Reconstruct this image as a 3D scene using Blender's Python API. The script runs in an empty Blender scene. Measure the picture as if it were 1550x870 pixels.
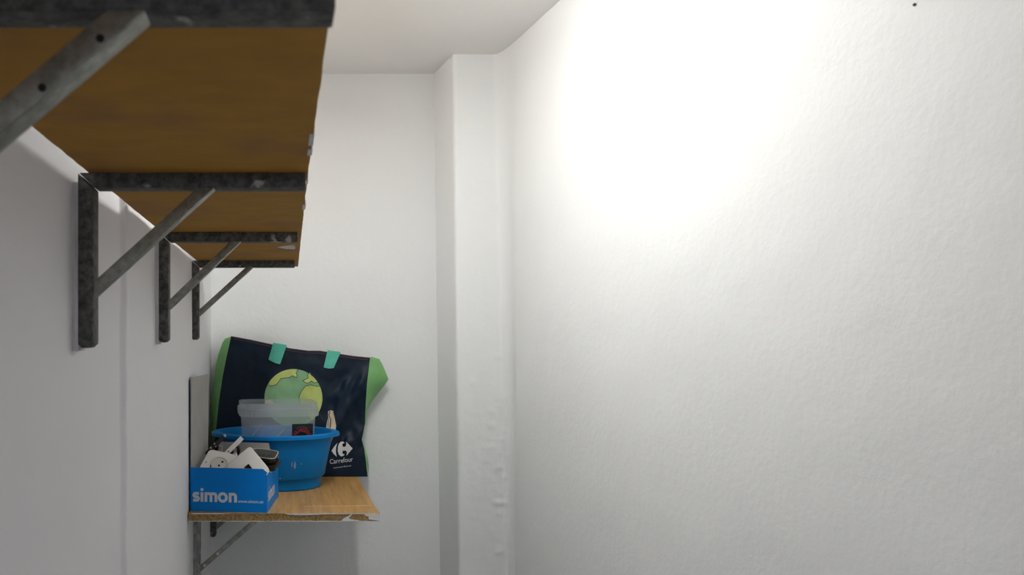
import bpy, bmesh, math, random
from mathutils import Vector, Matrix, noise

random.seed(4)
scene = bpy.context.scene
COL = scene.collection
F = 1205.0            # focal length in pixels of the 1550 px wide frame
CX, CY = 433.0, 504.0 # where the room's long axis vanishes
EYE = 1.5

# ------------------------------------------------------------ camera, world, exposure
cam_d = bpy.data.cameras.new('camera')
cam_d.sensor_width = 36.0
cam_d.lens = F / 1550.0 * 36.0
cam_d.shift_x = (775 - CX) / 1550.0
cam_d.shift_y = (CY - 435) / 1550.0
cam_d.clip_start = 0.02
cam_d.dof.use_dof = True
cam_d.dof.focus_distance = 2.3
cam_d.dof.aperture_fstop = 9.0
cam = bpy.data.objects.new('camera', cam_d)
cam.location = (0, 0, EYE)
cam.rotation_euler = (math.pi / 2, 0, 0)
COL.objects.link(cam)
scene.camera = cam

world = bpy.data.worlds.new('world')
scene.world = world
world.use_nodes = True
bg = world.node_tree.nodes['Background']
bg.inputs[0].default_value = (0.84, 0.87, 1.0, 1)
bg.inputs[1].default_value = 0.62

scene.view_settings.view_transform = 'Standard'
scene.view_settings.look = 'None'
scene.view_settings.gamma = 1.0
scene.view_settings.use_curve_mapping = False
scene.view_settings.exposure = 0.0
LAMP_POWER = 36.0   # radiance of the opal cover
LAMP_X, LAMP_Y0, LAMP_Y1 = 0.19, 1.40, 2.07
LAMP_COLOR = (0.98, 1.0, 0.975)

# ------------------------------------------------------------ helpers
def P(px, py, D):
    return Vector(((px - CX) * D / F, D, EYE + (CY - py) * D / F))

def mesh_obj(name, verts, faces, mats, parent=None, smooth=False, fmat=None):
    """verts in world coordinates; origin goes to the middle of the mesh"""
    vs = [Vector(v) for v in verts]
    lo = Vector([min(v[i] for v in vs) for i in range(3)])
    hi = Vector([max(v[i] for v in vs) for i in range(3)])
    c = (lo + hi) / 2
    me = bpy.data.meshes.new(name)
    me.from_pydata([v - c for v in vs], [], faces)
    if not isinstance(mats, (list, tuple)):
        mats = [mats]
    for m in mats:
        me.materials.append(m)
    if fmat:
        for i, p in enumerate(me.polygons):
            p.material_index = fmat[i]
    if smooth:
        for p in me.polygons:
            p.use_smooth = True
    me.update()
    o = bpy.data.objects.new(name, me)
    COL.objects.link(o)
    o.location = c
    if parent is not None:
        o.parent = parent
        o.location = c - WL[parent.name]
    WL[o.name] = c.copy()
    return o
WL = {}

def bm_obj(name, bm, mats, parent=None, smooth=False, angle=None):
    bm.normal_update()
    bm.verts.index_update()
    vs = [v.co.copy() for v in bm.verts]
    fs = [[v.index for v in f.verts] for f in bm.faces]
    fm = [f.material_index for f in bm.faces]
    bm.free()
    o = mesh_obj(name, vs, fs, mats, parent, smooth, fm)
    if angle:
        for p in o.data.polygons:
            p.use_smooth = True
        o.data.set_sharp_from_angle(angle=math.radians(angle))
    return o

def thing(name, loc, label, cat, group=None):
    o = bpy.data.objects.new(name, None)
    o.empty_display_size = 0.03
    COL.objects.link(o)
    o.location = loc
    WL[o.name] = Vector(loc)
    tag(o, label, cat, group)
    return o

def tag(o, label=None, cat=None, group=None, kind=None):
    if label: o['label'] = label
    if cat: o['category'] = cat
    if group: o['group'] = group
    if kind: o['kind'] = kind
    return o

def add_frame_box(bm, o, a, b, c, bevel=0.0, mat=0, seg=2):
    """box from corner o along the edge vectors a, b, c"""
    o, a, b, c = Vector(o), Vector(a), Vector(b), Vector(c)
    vs = [bm.verts.new(o + i * a + j * b + k * c) for k in (0, 1) for j in (0, 1) for i in (0, 1)]
    fs = [bm.faces.new([vs[i] for i in q]) for q in
          ((0, 2, 3, 1), (4, 5, 7, 6), (0, 1, 5, 4), (2, 6, 7, 3), (0, 4, 6, 2), (1, 3, 7, 5))]
    for f in fs: f.material_index = mat
    bmesh.ops.recalc_face_normals(bm, faces=fs)
    if bevel:
        es = list({e for f in fs for e in f.edges})
        r = bmesh.ops.bevel(bm, geom=es, offset=bevel, segments=seg, affect='EDGES', profile=0.5)
        for f in r['faces']: f.material_index = mat

def add_prism(bm, poly, y0, y1, bevel=0.0, mat=0):
    """poly of (x, z) pushed from y0 to y1"""
    a = [bm.verts.new((x, y0, z)) for x, z in poly]
    b = [bm.verts.new((x, y1, z)) for x, z in poly]
    n = len(poly)
    fs = [bm.faces.new(a), bm.faces.new(list(reversed(b)))]
    for i in range(n):
        fs.append(bm.faces.new([a[i], b[i], b[(i + 1) % n], a[(i + 1) % n]]))
    for f in fs: f.material_index = mat
    bmesh.ops.recalc_face_normals(bm, faces=fs)
    if bevel:
        es = list({e for f in fs for e in f.edges})
        bmesh.ops.bevel(bm, geom=es, offset=bevel, segments=2, affect='EDGES', profile=0.5)

def add_cyl(bm, p0, p1, r0, r1=None, n=14, mat=0):
    p0, p1 = Vector(p0), Vector(p1)
    r1 = r0 if r1 is None else r1
    d = (p1 - p0).normalized()
    u = d.orthogonal().normalized(); w = d.cross(u)
    ra = [bm.verts.new(p0 + r0 * (math.cos(t) * u + math.sin(t) * w)) for t in [2 * math.pi * i / n for i in range(n)]]
    rb = [bm.verts.new(p1 + r1 * (math.cos(t) * u + math.sin(t) * w)) for t in [2 * math.pi * i / n for i in range(n)]]
    fs = [bm.faces.new(ra), bm.faces.new(list(reversed(rb)))]
    for i in range(n):
        fs.append(bm.faces.new([ra[i], ra[(i + 1) % n], rb[(i + 1) % n], rb[i]]))
    for f in fs: f.material_index = mat
    bmesh.ops.recalc_face_normals(bm, faces=fs)

def rounded_rect(w, h, r, n=5):
    pts = []
    for cx, cy, a0 in ((w/2-r, h/2-r, 0), (-w/2+r, h/2-r, 90), (-w/2+r, -h/2+r, 180), (w/2-r, -h/2+r, 270)):
        for i in range(n + 1):
            a = math.radians(a0 + 90 * i / n)
            pts.append((cx + r * math.cos(a), cy + r * math.sin(a)))
    return pts

def add_plate(bm, c, u, v, nrm, outline, t, mat=0, edge=0.0):
    """flat plate: outline (local u, v), front at +nrm, thickness t, softened front edge"""
    k = len(outline)
    def ring(s, off):
        return [bm.verts.new(c + u * (x * s) + v * (y * s) + nrm * off) for x, y in outline]
    rb = ring(1, -t); rm = ring(1, -edge); rf = ring(1 - (edge * 18 if edge else 0), 0)
    fs = [bm.faces.new(rf), bm.faces.new(list(reversed(rb)))]
    for A, B in ((rb, rm), (rm, rf)):
        for i in range(k):
            fs.append(bm.faces.new([A[i], A[(i + 1) % k], B[(i + 1) % k], B[i]]))
    for f in fs: f.material_index = mat
    bmesh.ops.recalc_face_normals(bm, faces=fs)

def stroke_quads(pts, w, closed=False):
    """flat ribbon polygons (2D) along a polyline with mitred joints"""
    n = len(pts); L = []; R = []
    for i in range(n):
        a = Vector(pts[i - 1] if (i > 0 or closed) else pts[i]); b = Vector(pts[i])
        c = Vector(pts[(i + 1) % n] if (i < n - 1 or closed) else pts[i])
        d1 = (b - a); d2 = (c - b)
        if d1.length < 1e-9: d1 = d2
        if d2.length < 1e-9: d2 = d1
        d1 = d1.normalized(); d2 = d2.normalized()
        t = (d1 + d2).normalized()
        nn = Vector((-t.y, t.x))
        k = max(0.5, nn.dot(Vector((-d1.y, d1.x))))
        L.append(b + nn * (w / 2 / k)); R.append(b - nn * (w / 2 / k))
    vs = L + R
    qs = []
    for i in range(n if closed else n - 1):
        j = (i + 1) % n
        qs.append((i, j, n + j, n + i))
    return vs, qs

# ------------------------------------------------------------ materials
def new_mat(name):
    m = bpy.data.materials.new(name)
    m.use_nodes = True
    nt = m.node_tree
    return m, nt, nt.nodes['Principled BSDF']

def srgb(r, g, b):
    f = lambda c: (c / 255 / 12.92) if c / 255 <= 0.04045 else ((c / 255 + 0.055) / 1.055) ** 2.4
    return (f(r), f(g), f(b), 1)

def simple(name, col, rough=0.5, metal=0.0, var=0.0, scale=20, bump=0.0, bscale=80, spec=0.5):
    m, nt, b = new_mat(name)
    b.inputs['Base Color'].default_value = col
    b.inputs['Roughness'].default_value = rough
    b.inputs['Metallic'].default_value = metal
    b.inputs['Specular IOR Level'].default_value = spec
    tc = nt.nodes.new('ShaderNodeTexCoord')
    if var:
        n = nt.nodes.new('ShaderNodeTexNoise'); n.inputs['Scale'].default_value = scale; n.inputs['Detail'].default_value = 5
        nt.links.new(tc.outputs['Object'], n.inputs['Vector'])
        r = nt.nodes.new('ShaderNodeValToRGB')
        r.color_ramp.elements[0].position = 0.3; r.color_ramp.elements[1].position = 0.7
        r.color_ramp.elements[0].color = [c * (1 - var) for c in col[:3]] + [1]
        r.color_ramp.elements[1].color = [min(1, c * (1 + var)) for c in col[:3]] + [1]
        nt.links.new(n.outputs['Fac'], r.inputs['Fac'])
        nt.links.new(r.outputs['Color'], b.inputs['Base Color'])
    if bump:
        n2 = nt.nodes.new('ShaderNodeTexNoise'); n2.inputs['Scale'].default_value = bscale; n2.inputs['Detail'].default_value = 3
        nt.links.new(tc.outputs['Object'], n2.inputs['Vector'])
        bp = nt.nodes.new('ShaderNodeBump'); bp.inputs['Strength'].default_value = 1.0; bp.inputs['Distance'].default_value = bump
        nt.links.new(n2.outputs['Fac'], bp.inputs['Height'])
        nt.links.new(bp.outputs['Normal'], b.inputs['Normal'])
    return m

def plaster(name, col, bump=0.0012):
    m, nt, b = new_mat(name)
    b.inputs['Roughness'].default_value = 0.62
    b.inputs['Specular IOR Level'].default_value = 0.25
    tc = nt.nodes.new('ShaderNodeNewGeometry')
    n1 = nt.nodes.new('ShaderNodeTexNoise'); n1.inputs['Scale'].default_value = 70; n1.inputs['Detail'].default_value = 4; n1.inputs['Roughness'].default_value = 0.55
    n2 = nt.nodes.new('ShaderNodeTexNoise'); n2.inputs['Scale'].default_value = 14; n2.inputs['Detail'].default_value = 3
    n3 = nt.nodes.new('ShaderNodeTexNoise'); n3.inputs['Scale'].default_value = 2.2; n3.inputs['Detail'].default_value = 3
    for n in (n1, n2, n3): nt.links.new(tc.outputs['Position'], n.inputs['Vector'])
    mx = nt.nodes.new('ShaderNodeMath'); mx.operation = 'MULTIPLY_ADD'; mx.inputs[1].default_value = 1.6
    nt.links.new(n2.outputs['Fac'], mx.inputs[0]); nt.links.new(n1.outputs['Fac'], mx.inputs[2])
    bp = nt.nodes.new('ShaderNodeBump'); bp.inputs['Distance'].default_value = bump; bp.inputs['Strength'].default_value = 0.8
    nt.links.new(mx.outputs[0], bp.inputs['Height']); nt.links.new(bp.outputs['Normal'], b.inputs['Normal'])
    r = nt.nodes.new('ShaderNodeValToRGB')
    r.color_ramp.elements[0].position = 0.35; r.color_ramp.elements[1].position = 0.65
    r.color_ramp.elements[0].color = [c * 0.975 for c in col[:3]] + [1]
    r.color_ramp.elements[1].color = col
    nt.links.new(n3.outputs['Fac'], r.inputs['Fac']); nt.links.new(r.outputs['Color'], b.inputs['Base Color'])
    return m

def steel(name, dark, light, paint=0.62, metal=0.55, rough=0.5, stretch=(1, 1, 1)):
    """worn zinc steel: mottled grey with scuffs and a few paint smears"""
    m, nt, b = new_mat(name)
    b.inputs['Metallic'].default_value = metal
    b.inputs['Roughness'].default_value = rough
    tc = nt.nodes.new('ShaderNodeNewGeometry')
    mp = nt.nodes.new('ShaderNodeMapping'); mp.inputs['Scale'].default_value = stretch
    nt.links.new(tc.outputs['Position'], mp.inputs['Vector'])
    n = nt.nodes.new('ShaderNodeTexNoise'); n.inputs['Scale'].default_value = 90; n.inputs['Detail'].default_value = 6; n.inputs['Roughness'].default_value = 0.65
    nt.links.new(mp.outputs[0], n.inputs['Vector'])
    r = nt.nodes.new('ShaderNodeValToRGB')
    r.color_ramp.elements[0].position = 0.32; r.color_ramp.elements[1].position = 0.72
    r.color_ramp.elements[0].color = dark; r.color_ramp.elements[1].color = light
    nt.links.new(n.outputs['Fac'], r.inputs['Fac'])
    p = nt.nodes.new('ShaderNodeTexNoise'); p.inputs['Scale'].default_value = 28; p.inputs['Detail'].default_value = 4
    nt.links.new(tc.outputs['Position'], p.inputs['Vector'])
    pr = nt.nodes.new('ShaderNodeValToRGB')
    pr.color_ramp.elements[0].position = paint; pr.color_ramp.elements[1].position = paint + 0.06
    nt.links.new(p.outputs['Fac'], pr.inputs['Fac'])
    mix = nt.nodes.new('ShaderNodeMix'); mix.data_type = 'RGBA'
    mix.inputs['B'].default_value = (0.45, 0.44, 0.42, 1)
    nt.links.new(pr.outputs['Color'], mix.inputs['Factor']); nt.links.new(r.outputs['Color'], mix.inputs['A'])
    nt.links.new(mix.outputs['Result'], b.inputs['Base Color'])
    return m

def wood(name, c1, c2, scale=(2, 30, 30), bands=6.0, rough=0.5, stain=None):
    m, nt, b = new_mat(name)
    b.inputs['Roughness'].default_value = rough
    tc = nt.nodes.new('ShaderNodeNewGeometry')
    mp = nt.nodes.new('ShaderNodeMapping'); mp.inputs['Scale'].default_value = scale
    nt.links.new(tc.outputs['Position'], mp.inputs['Vector'])
    n = nt.nodes.new('ShaderNodeTexNoise'); n.inputs['Scale'].default_value = bands; n.inputs['Detail'].default_value = 7; n.inputs['Roughness'].default_value = 0.6
    nt.links.new(mp.outputs[0], n.inputs['Vector'])
    r = nt.nodes.new('ShaderNodeValToRGB')
    r.color_ramp.elements[0].position = 0.33; r.color_ramp.elements[1].position = 0.68
    r.color_ramp.elements[0].color = c1; r.color_ramp.elements[1].color = c2
    nt.links.new(n.outputs['Fac'], r.inputs['Fac'])
    out = r.outputs['Color']
    if stain:
        s = nt.nodes.new('ShaderNodeTexNoise'); s.inputs['Scale'].default_value = 6; s.inputs['Detail'].default_value = 4
        nt.links.new(tc.outputs['Position'], s.inputs['Vector'])
        sr = nt.nodes.new('ShaderNodeValToRGB'); sr.color_ramp.elements[0].position = 0.55; sr.color_ramp.elements[1].position = 0.75
        sr.color_ramp.elements[1].color = (0.6, 0.6, 0.6, 1)
        nt.links.new(s.outputs['Fac'], sr.inputs['Fac'])
        mix = nt.nodes.new('ShaderNodeMix'); mix.data_type = 'RGBA'; mix.inputs['B'].default_value = stain
        nt.links.new(sr.outputs['Color'], mix.inputs['Factor']); nt.links.new(out, mix.inputs['A'])
        out = mix.outputs['Result']
    nt.links.new(out, b.inputs['Base Color'])
    return m

WALL = plaster('white_plaster', (0.93, 0.935, 0.925, 1), 0.0011)
WALL_L = plaster('white_plaster_left', (0.91, 0.893, 0.908, 1), 0.0006)
CEIL = plaster('white_ceiling', (0.92, 0.915, 0.90, 1), 0.0005)
FLOOR = simple('floor_tile', (0.12, 0.115, 0.11, 1), 0.5, var=0.15, scale=8)
STEEL = steel('bracket_steel', (0.026, 0.026, 0.025, 1), (0.17, 0.166, 0.155, 1), 0.66, 0.35, 0.6)
BRACE = steel('brace_steel', (0.20, 0.20, 0.175, 1), (0.42, 0.42, 0.37, 1), 0.72, 0.6, 0.42)
STEEL_P = steel('painted_steel', (0.16, 0.16, 0.15, 1), (0.46, 0.46, 0.44, 1), 0.5, 0.2, 0.6, (1, 1, 0.12))
PLATE_P = steel('overpainted_steel', (0.50, 0.49, 0.48, 1), (0.85, 0.83, 0.83, 1), 0.9, 0.0, 0.65, (1, 1, 0.10))
BOLT = simple('bolt_zinc', (0.55, 0.55, 0.53, 1), 0.35, 0.8)
HOLE = simple('dark_hole', (0.012, 0.011, 0.010, 1), 0.9)
SMEAR = simple('paint_smear', (0.72, 0.71, 0.68, 1), 0.7, var=0.08, scale=60)
MDF = wood('brown_hardboard', (0.39, 0.185, 0.017, 1), (0.46, 0.225, 0.022, 1), (5, 9, 9), 3.2, 0.75, (0.26, 0.12, 0.05, 1))
MDF_E = wood('hardboard_edge', (0.13, 0.08, 0.04, 1), (0.25, 0.16, 0.09, 1), (30, 30, 30), 6, 0.8)
OAK = wood('oak_laminate', (0.34, 0.18, 0.05, 1), (0.56, 0.32, 0.105, 1), (20, 1.4, 20), 5, 0.38)
CHIP = wood('chipboard_edge', (0.17, 0.10, 0.035, 1), (0.45, 0.29, 0.12, 1), (40, 40, 40), 5, 0.85)
NAVY = simple('navy_woven_plastic', (0.002, 0.011, 0.026, 1), 0.48, spec=0.25, var=0.35, scale=9, bump=0.0006, bscale=60)
GREEN = simple('green_woven_plastic', (0.20, 0.46, 0.16, 1), 0.5, var=0.12, scale=14, bump=0.0005, bscale=50)
TEAL = simple('turquoise_webbing', (0.09, 0.50, 0.37, 1), 0.6, var=0.1, scale=40, bump=0.0004, bscale=300)
SEA = simple('print_sea_green', (0.22, 0.42, 0.21, 1), 0.5, var=0.12, scale=25)
LAND = simple('print_lime', (0.50, 0.58, 0.16, 1), 0.5, var=0.12, scale=25)
INK = simple('print_ink', (0.02, 0.035, 0.02, 1), 0.5)
CREAM = simple('print_cream', (0.66, 0.55, 0.42, 1), 0.5, var=0.08, scale=40)
WHITE_INK = simple('print_white', (0.70, 0.70, 0.69, 1), 0.5)
GREY_INK = simple('print_pale_grey', (0.62, 0.64, 0.66, 1), 0.5)
URL_INK = simple('print_pale_blue', (0.42, 0.60, 0.78, 1), 0.5)
STITCH = simple('stitching', (0.10, 0.055, 0.065, 1), 0.8)
BLUE_TUB = simple('blue_plastic', (0.0, 0.17, 0.47, 1), 0.42, spec=0.2, var=0.12, scale=10)
BLUE_BOX = simple('blue_carton', (0.0, 0.205, 0.66, 1), 0.5, spec=0.15, var=0.06, scale=12)
GREY_BOARD = simple('grey_carton', (0.40, 0.385, 0.36, 1), 0.8, var=0.06, scale=20)
TORN = simple('torn_paper', (0.72, 0.70, 0.66, 1), 0.9)
PLATE = simple('white_plate_plastic', (0.93, 0.91, 0.90, 1), 0.35)
PLATE_B = simple('grey_white_plate', (0.80, 0.775, 0.735, 1), 0.45)
RECESS = simple('socket_recess_plastic', (0.70, 0.69, 0.65, 1), 0.4)
BLACK = simple('black_plastic', (0.012, 0.011, 0.011, 1), 0.4)
BROWNBLK = simple('brown_black_plastic', (0.03, 0.02, 0.017, 1), 0.35)
METAL = simple('bright_metal', (0.65, 0.63, 0.60, 1), 0.3, 0.9)
BEIGE = simple('beige_metal', (0.48, 0.41, 0.33, 1), 0.5, 0.2, var=0.2, scale=60)
LABEL_BLK = simple('label_black', (0.008, 0.008, 0.009, 1), 0.4)
LABEL_RED = simple('label_red', (0.42, 0.025, 0.03, 1), 0.5)
LAMP_BODY = simple('lamp_body', (0.8, 0.8, 0.8, 1), 0.4)

def clear_plastic(name, mixf):
    m, nt, b = new_mat(name)
    out = nt.nodes['Material Output']
    tr = nt.nodes.new('ShaderNodeBsdfTransparent'); tr.inputs[0].default_value = (0.93, 0.95, 0.96, 1)
    df = nt.nodes.new('ShaderNodeBsdfDiffuse'); df.inputs[0].default_value = (0.72, 0.75, 0.78, 1)
    tl = nt.nodes.new('ShaderNodeBsdfTranslucent'); tl.inputs[0].default_value = (0.72, 0.75, 0.78, 1)
    gl = nt.nodes.new('ShaderNodeBsdfGlossy'); gl.inputs['Roughness'].default_value = 0.22
    m1 = nt.nodes.new('ShaderNodeMixShader'); m1.inputs[0].default_value = 0.5
    nt.links.new(df.outputs[0], m1.inputs[1]); nt.links.new(tl.outputs[0], m1.inputs[2])
    m2 = nt.nodes.new('ShaderNodeMixShader'); m2.inputs[0].default_value = mixf
    nt.links.new(tr.outputs[0], m2.inputs[1]); nt.links.new(m1.outputs[0], m2.inputs[2])
    m3 = nt.nodes.new('ShaderNodeMixShader'); m3.inputs[0].default_value = 0.05
    nt.links.new(m2.outputs[0], m3.inputs[1]); nt.links.new(gl.outputs[0], m3.inputs[2])
    nt.links.new(m3.outputs[0], out.inputs['Surface'])
    return m
CLEAR = clear_plastic('cloudy_clear_plastic', 0.26)
CLEAR_T = clear_plastic('cloudy_thick_plastic', 0.34)

# ------------------------------------------------------------ room
ZC = EYE + 0.9597      # ceiling
YB = 2.95              # back wall
YF = -0.95             # wall behind the camera
XL_NEAR, XL_FAR = -0.2865, -0.278
def xright(y): return 0.790 + 0.119 * (2.294 - y)

def relief(p, k=1.0):
    q = Vector(p)
    return k * (0.0030 * noise.noise(q * 2.3 + Vector((3, 1, 7))) + 0.0011 * noise.noise(q * 9.0) + 0.0005 * noise.noise(q * 31.0))

def grid_wall(name, fn, nu, nv, mat, kind='structure'):
    vs = [fn(i / nu, j / nv) for j in range(nv + 1) for i in range(nu + 1)]
    fs = [(j * (nu + 1) + i, j * (nu + 1) + i + 1, (j + 1) * (nu + 1) + i + 1, (j + 1) * (nu + 1) + i)
          for j in range(nv) for i in range(nu)]
    o = mesh_obj(name, vs, fs, mat, smooth=True)
    o['kind'] = kind
    return o

def smooth(t): t = max(0, min(1, t)); return t * t * (3 - 2 * t)

SEAM_Y = 1.375
def f_left(u, v):
    y = YF + (YB + 0.02 - YF) * u; z = ZC * v
    ys = SEAM_Y + 0.006 * noise.noise(Vector((0, 5, z * 6))) - 0.03 * (z - 1.1) * 0.3
    x = XL_NEAR + (XL_FAR - XL_NEAR) * smooth((y - ys + 0.007) / 0.014)
    x += 0.0035 * math.exp(-((y - ys - 0.012) / 0.010) ** 2) * (0.6 + 0.8 * noise.noise(Vector((2, 0, z * 11))))
    return (x + 0.6 * relief((0, y, z)), y, z)
def remap_left(u):   # finer steps round the plaster seam
    a = (SEAM_Y - 0.06 - YF) / (YB + 0.02 - YF); b = (SEAM_Y + 0.06 - YF) / (YB + 0.02 - YF)
    if u < 0.35: return a * u / 0.35
    if u < 0.6: return a + (b - a) * (u - 0.35) / 0.25
    return b + (1 - b) * (u - 0.6) / 0.4
grid_wall('wall_left', lambda u, v: f_left(remap_left(1 - u), v), 180, 150, WALL_L)
grid_wall('wall_back', lambda u, v: (-0.32 + 0.98 * u, YB + relief((-0.32 + 0.98 * u, 9, ZC * v), 0.8), ZC * v), 90, 200, WALL)

# pillar in the back right corner: side face, soft arris, front face, soft inner corner
prof = [(0.545, YB + 0.03), (0.549, YB - 0.012)]
for i in range(1, 5): prof.append((0.549 + 0.0235 * i / 5, YB - 0.012 - 0.186 * i / 5))
prof += [(0.5735, 2.750), (0.5765, 2.7425), (0.583, 2.740)]
for i in range(1, 16): prof.append((0.583 + 0.127 * i / 15, 2.740))
c0 = Vector((0.712, 2.740)); c1 = Vector((0.741, 2.736)); c2 = Vector((xright(2.60), 2.60))
for i in range(1, 9):
    t = i / 8
    q = c0 * (1 - t) ** 2 + c1 * (2 * t * (1 - t)) + c2 * t ** 2
    prof.append((q.x, q.y))
def dense(pr, step):
    out = [pr[0]]
    for a, b in zip(pr, pr[1:]):
        a = Vector(a); b = Vector(b); n = max(1, int((b - a).length / step))
        for i in range(1, n + 1): out.append(tuple(a.lerp(b, i / n)))
    return out
prof = dense(prof, 0.008)
def f_pillar(i, v):
    x, y = prof[i]; z = ZC * v
    lean = (0.0125 + 0.010 * smooth((x - 0.58) / 0.16)) * (ZC - z) * smooth((y - 2.60) / 0.10)
    p = Vector((x, y, z))
    lump = 0.0
    if y < 2.76 and z < 1.75:
        w = smooth((1.75 - z) / 0.5) * (0.25 + 0.75 * math.exp(-((x - 0.715) / 0.035) ** 2))
        lump = w * 0.010 * max(0, noise.noise(p * 42) + 0.45 * noise.noise(p * 90) - 0.12)
    jag = 0.0016 * noise.noise(Vector((1, 1, z * 30))) * math.exp(-((x - 0.577) / 0.01) ** 2)
    return (x + lean + jag, y - lump - (0.6 * relief((x, 5, z)) if y < 2.745 else 0), z)
nz = 320
vs = [f_pillar(i, j / nz) for j in range(nz + 1) for i in range(len(prof))]
k = len(prof)
fs = [(j * k + i, j * k + i + 1, (j + 1) * k + i + 1, (j + 1) * k + i) for j in range(nz) for i in range(k - 1)]
tag(mesh_obj('wall_pillar', vs, fs, WALL, smooth=True), kind='structure')

def f_right(u, v):
    y = 2.605 + (YF - 2.605) * u; z = ZC * v
    return (xright(y) + 0.9 * relief((7, y, z)) * smooth((2.60 - y) / 0.1), y, z)
grid_wall('wall_right', f_right, 190, 150, WALL)
grid_wall('ceiling', lambda u, v: (-0.40 + 1.72 * u, YF - 0.05 + (YB + 0.1 - YF) * v, ZC + 0.004 * noise.noise(Vector((u * 3, v * 5, 2)))), 60, 100, CEIL)
bm = bmesh.new(); add_frame_box(bm, (-0.4, YF - 0.1, -0.05), (1.75, 0, 0), (0, YB + 0.3 - YF, 0), (0, 0, 0.05))
tag(bm_obj('floor', bm, FLOOR), kind='structure')
# wall behind the camera with its open doorway
bm = bmesh.new()
add_frame_box(bm, (-0.40, YF - 0.1, 0), (0.25, 0, 0), (0, 0.1, 0), (0, 0, ZC))
add_frame_box(bm, (0.72, YF - 0.1, 0), (0.62, 0, 0), (0, 0.1, 0), (0, 0, ZC))
add_frame_box(bm, (-0.15, YF - 0.1, 2.08), (0.87, 0, 0), (0, 0.1, 0), (0, 0, ZC - 2.08))
tag(bm_obj('wall_front', bm, WALL), kind='structure')

# ------------------------------------------------------------ ceiling lamp (above the frame)
def ceiling_lamp():
    x, y0, y1 = LAMP_X, LAMP_Y0, LAMP_Y1
    t = thing('ceiling_lamp', (x, (y0 + y1) / 2, ZC), 'white batten lamp with opal cover on the ceiling', 'lamp')
    bm = bmesh.new(); add_frame_box(bm, (x - 0.075, y0 - 0.02, ZC - 0.038), (0.15, 0, 0), (0, y1 - y0 + 0.04, 0), (0, 0, 0.044), 0.004)
    bm_obj('housing', bm, LAMP_BODY, t)
    m, nt, b = new_mat('lamp_opal_glow')
    b.inputs['Base Color'].default_value = (0.8, 0.8, 0.8, 1)
    b.inputs['Emission Color'].default_value = (*LAMP_COLOR, 1); b.inputs['Emission Strength'].default_value = LAMP_POWER
    bm = bmesh.new(); add_frame_box(bm, (x - 0.055, y0, ZC - 0.085), (0.11, 0, 0), (0, y1 - y0, 0), (0, 0, 0.049), 0.012)
    bm_obj('opal_cover', bm, m, t, angle=40)
    for ya in (y0 - 0.012, y1):
        bm = bmesh.new(); add_frame_box(bm, (x - 0.06, ya, ZC - 0.090), (0.12, 0, 0), (0, 0.012, 0), (0, 0, 0.056), 0.003)
        bm_obj('end_cap', bm, LAMP_BODY, t)
ceiling_lamp()

# ------------------------------------------------------------ upper shelf
SZ = EYE + 0.215; ST = 0.022
def upper_shelf():
    t = thing('wall_shelf', (-0.115, 1.45, SZ), 'long brown hardboard shelf high on the left wall, seen from below', 'shelf')
    ys = [0.34 + (2.575 - 0.34) * i / 90 for i in range(91)]
    def xl(y):
        g = -0.2645 + 0.0016 * noise.noise(Vector((y * 9, 0, 0))) + 0.001 * noise.noise(Vector((y * 40, 3, 0)))
        return g
    def xr(y): return 0.0295 + 0.0062 * max(0, y - 1.1) + 0.0012 * noise.noise(Vector((y * 14, 5, 0))) + 0.0006 * noise.noise(Vector((y * 70, 5, 0)))
    vs = []; fs = []; fm = []
    for y in ys:
        vs += [(xl(y), y, SZ), (xr(y), y, SZ), (xr(y), y, SZ + ST), (xl(y), y, SZ + ST)]
    for i in range(len(ys) - 1):
        a = 4 * i
        for j in range(4):
            fs.append((a + j, a + 4 + j, a + 4 + (j + 1) % 4, a + (j + 1) % 4)); fm.append(0 if j in (0, 2) else 1)
    fs.append((0, 1, 2, 3)); fm.append(1)
    e = 4 * (len(ys) - 1); fs.append((e + 3, e + 2, e + 1, e)); fm.append(1)
    bd = mesh_obj('board', vs, fs, [MDF, MDF_E], t, fmat=fm)
    # old white paint smeared on the underside and flaked on the long edge
    def smear(pts, y_, x_, z_):
        bm = bmesh.new()
        a = [bm.verts.new((x_ + p[0], y_ + p[1], z_)) for p in pts]
        b = [bm.verts.new((x_ + p[0], y_ + p[1], z_ - 0.0006)) for p in pts]
        bm.faces.new(a); bm.faces.new(list(reversed(b)))
        for i in range(len(pts)): bm.faces.new([a[i], b[i], b[(i + 1) % len(pts)], a[(i + 1) % len(pts)]])
        bmesh.ops.recalc_face_normals(bm, faces=bm.faces[:])
        tag(bm_obj('paint_smear', bm, SMEAR, t), 'smear of old white paint')
    smear([(-0.03, 0.0), (-0.012, -0.03), (0.012, -0.05), (0.016, 0.02), (0.014, 0.05), (-0.01, 0.035)], 1.99, 0.008, SZ)
    for y_, l in ((0.86, 0.05), (0.93, 0.03), (1.12, 0.025), (1.33, 0.05)):
        bm = bmesh.new()
        add_frame_box(bm, (xr(y_) - 0.004, y_, SZ - 0.0012), (0.0055, 0, 0), (0, l, 0), (0, 0, 0.007 + 0.004 * random.random()), 0.0005)
        bm_obj('paint_flake', bm, SMEAR, t)
upper_shelf()

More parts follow.
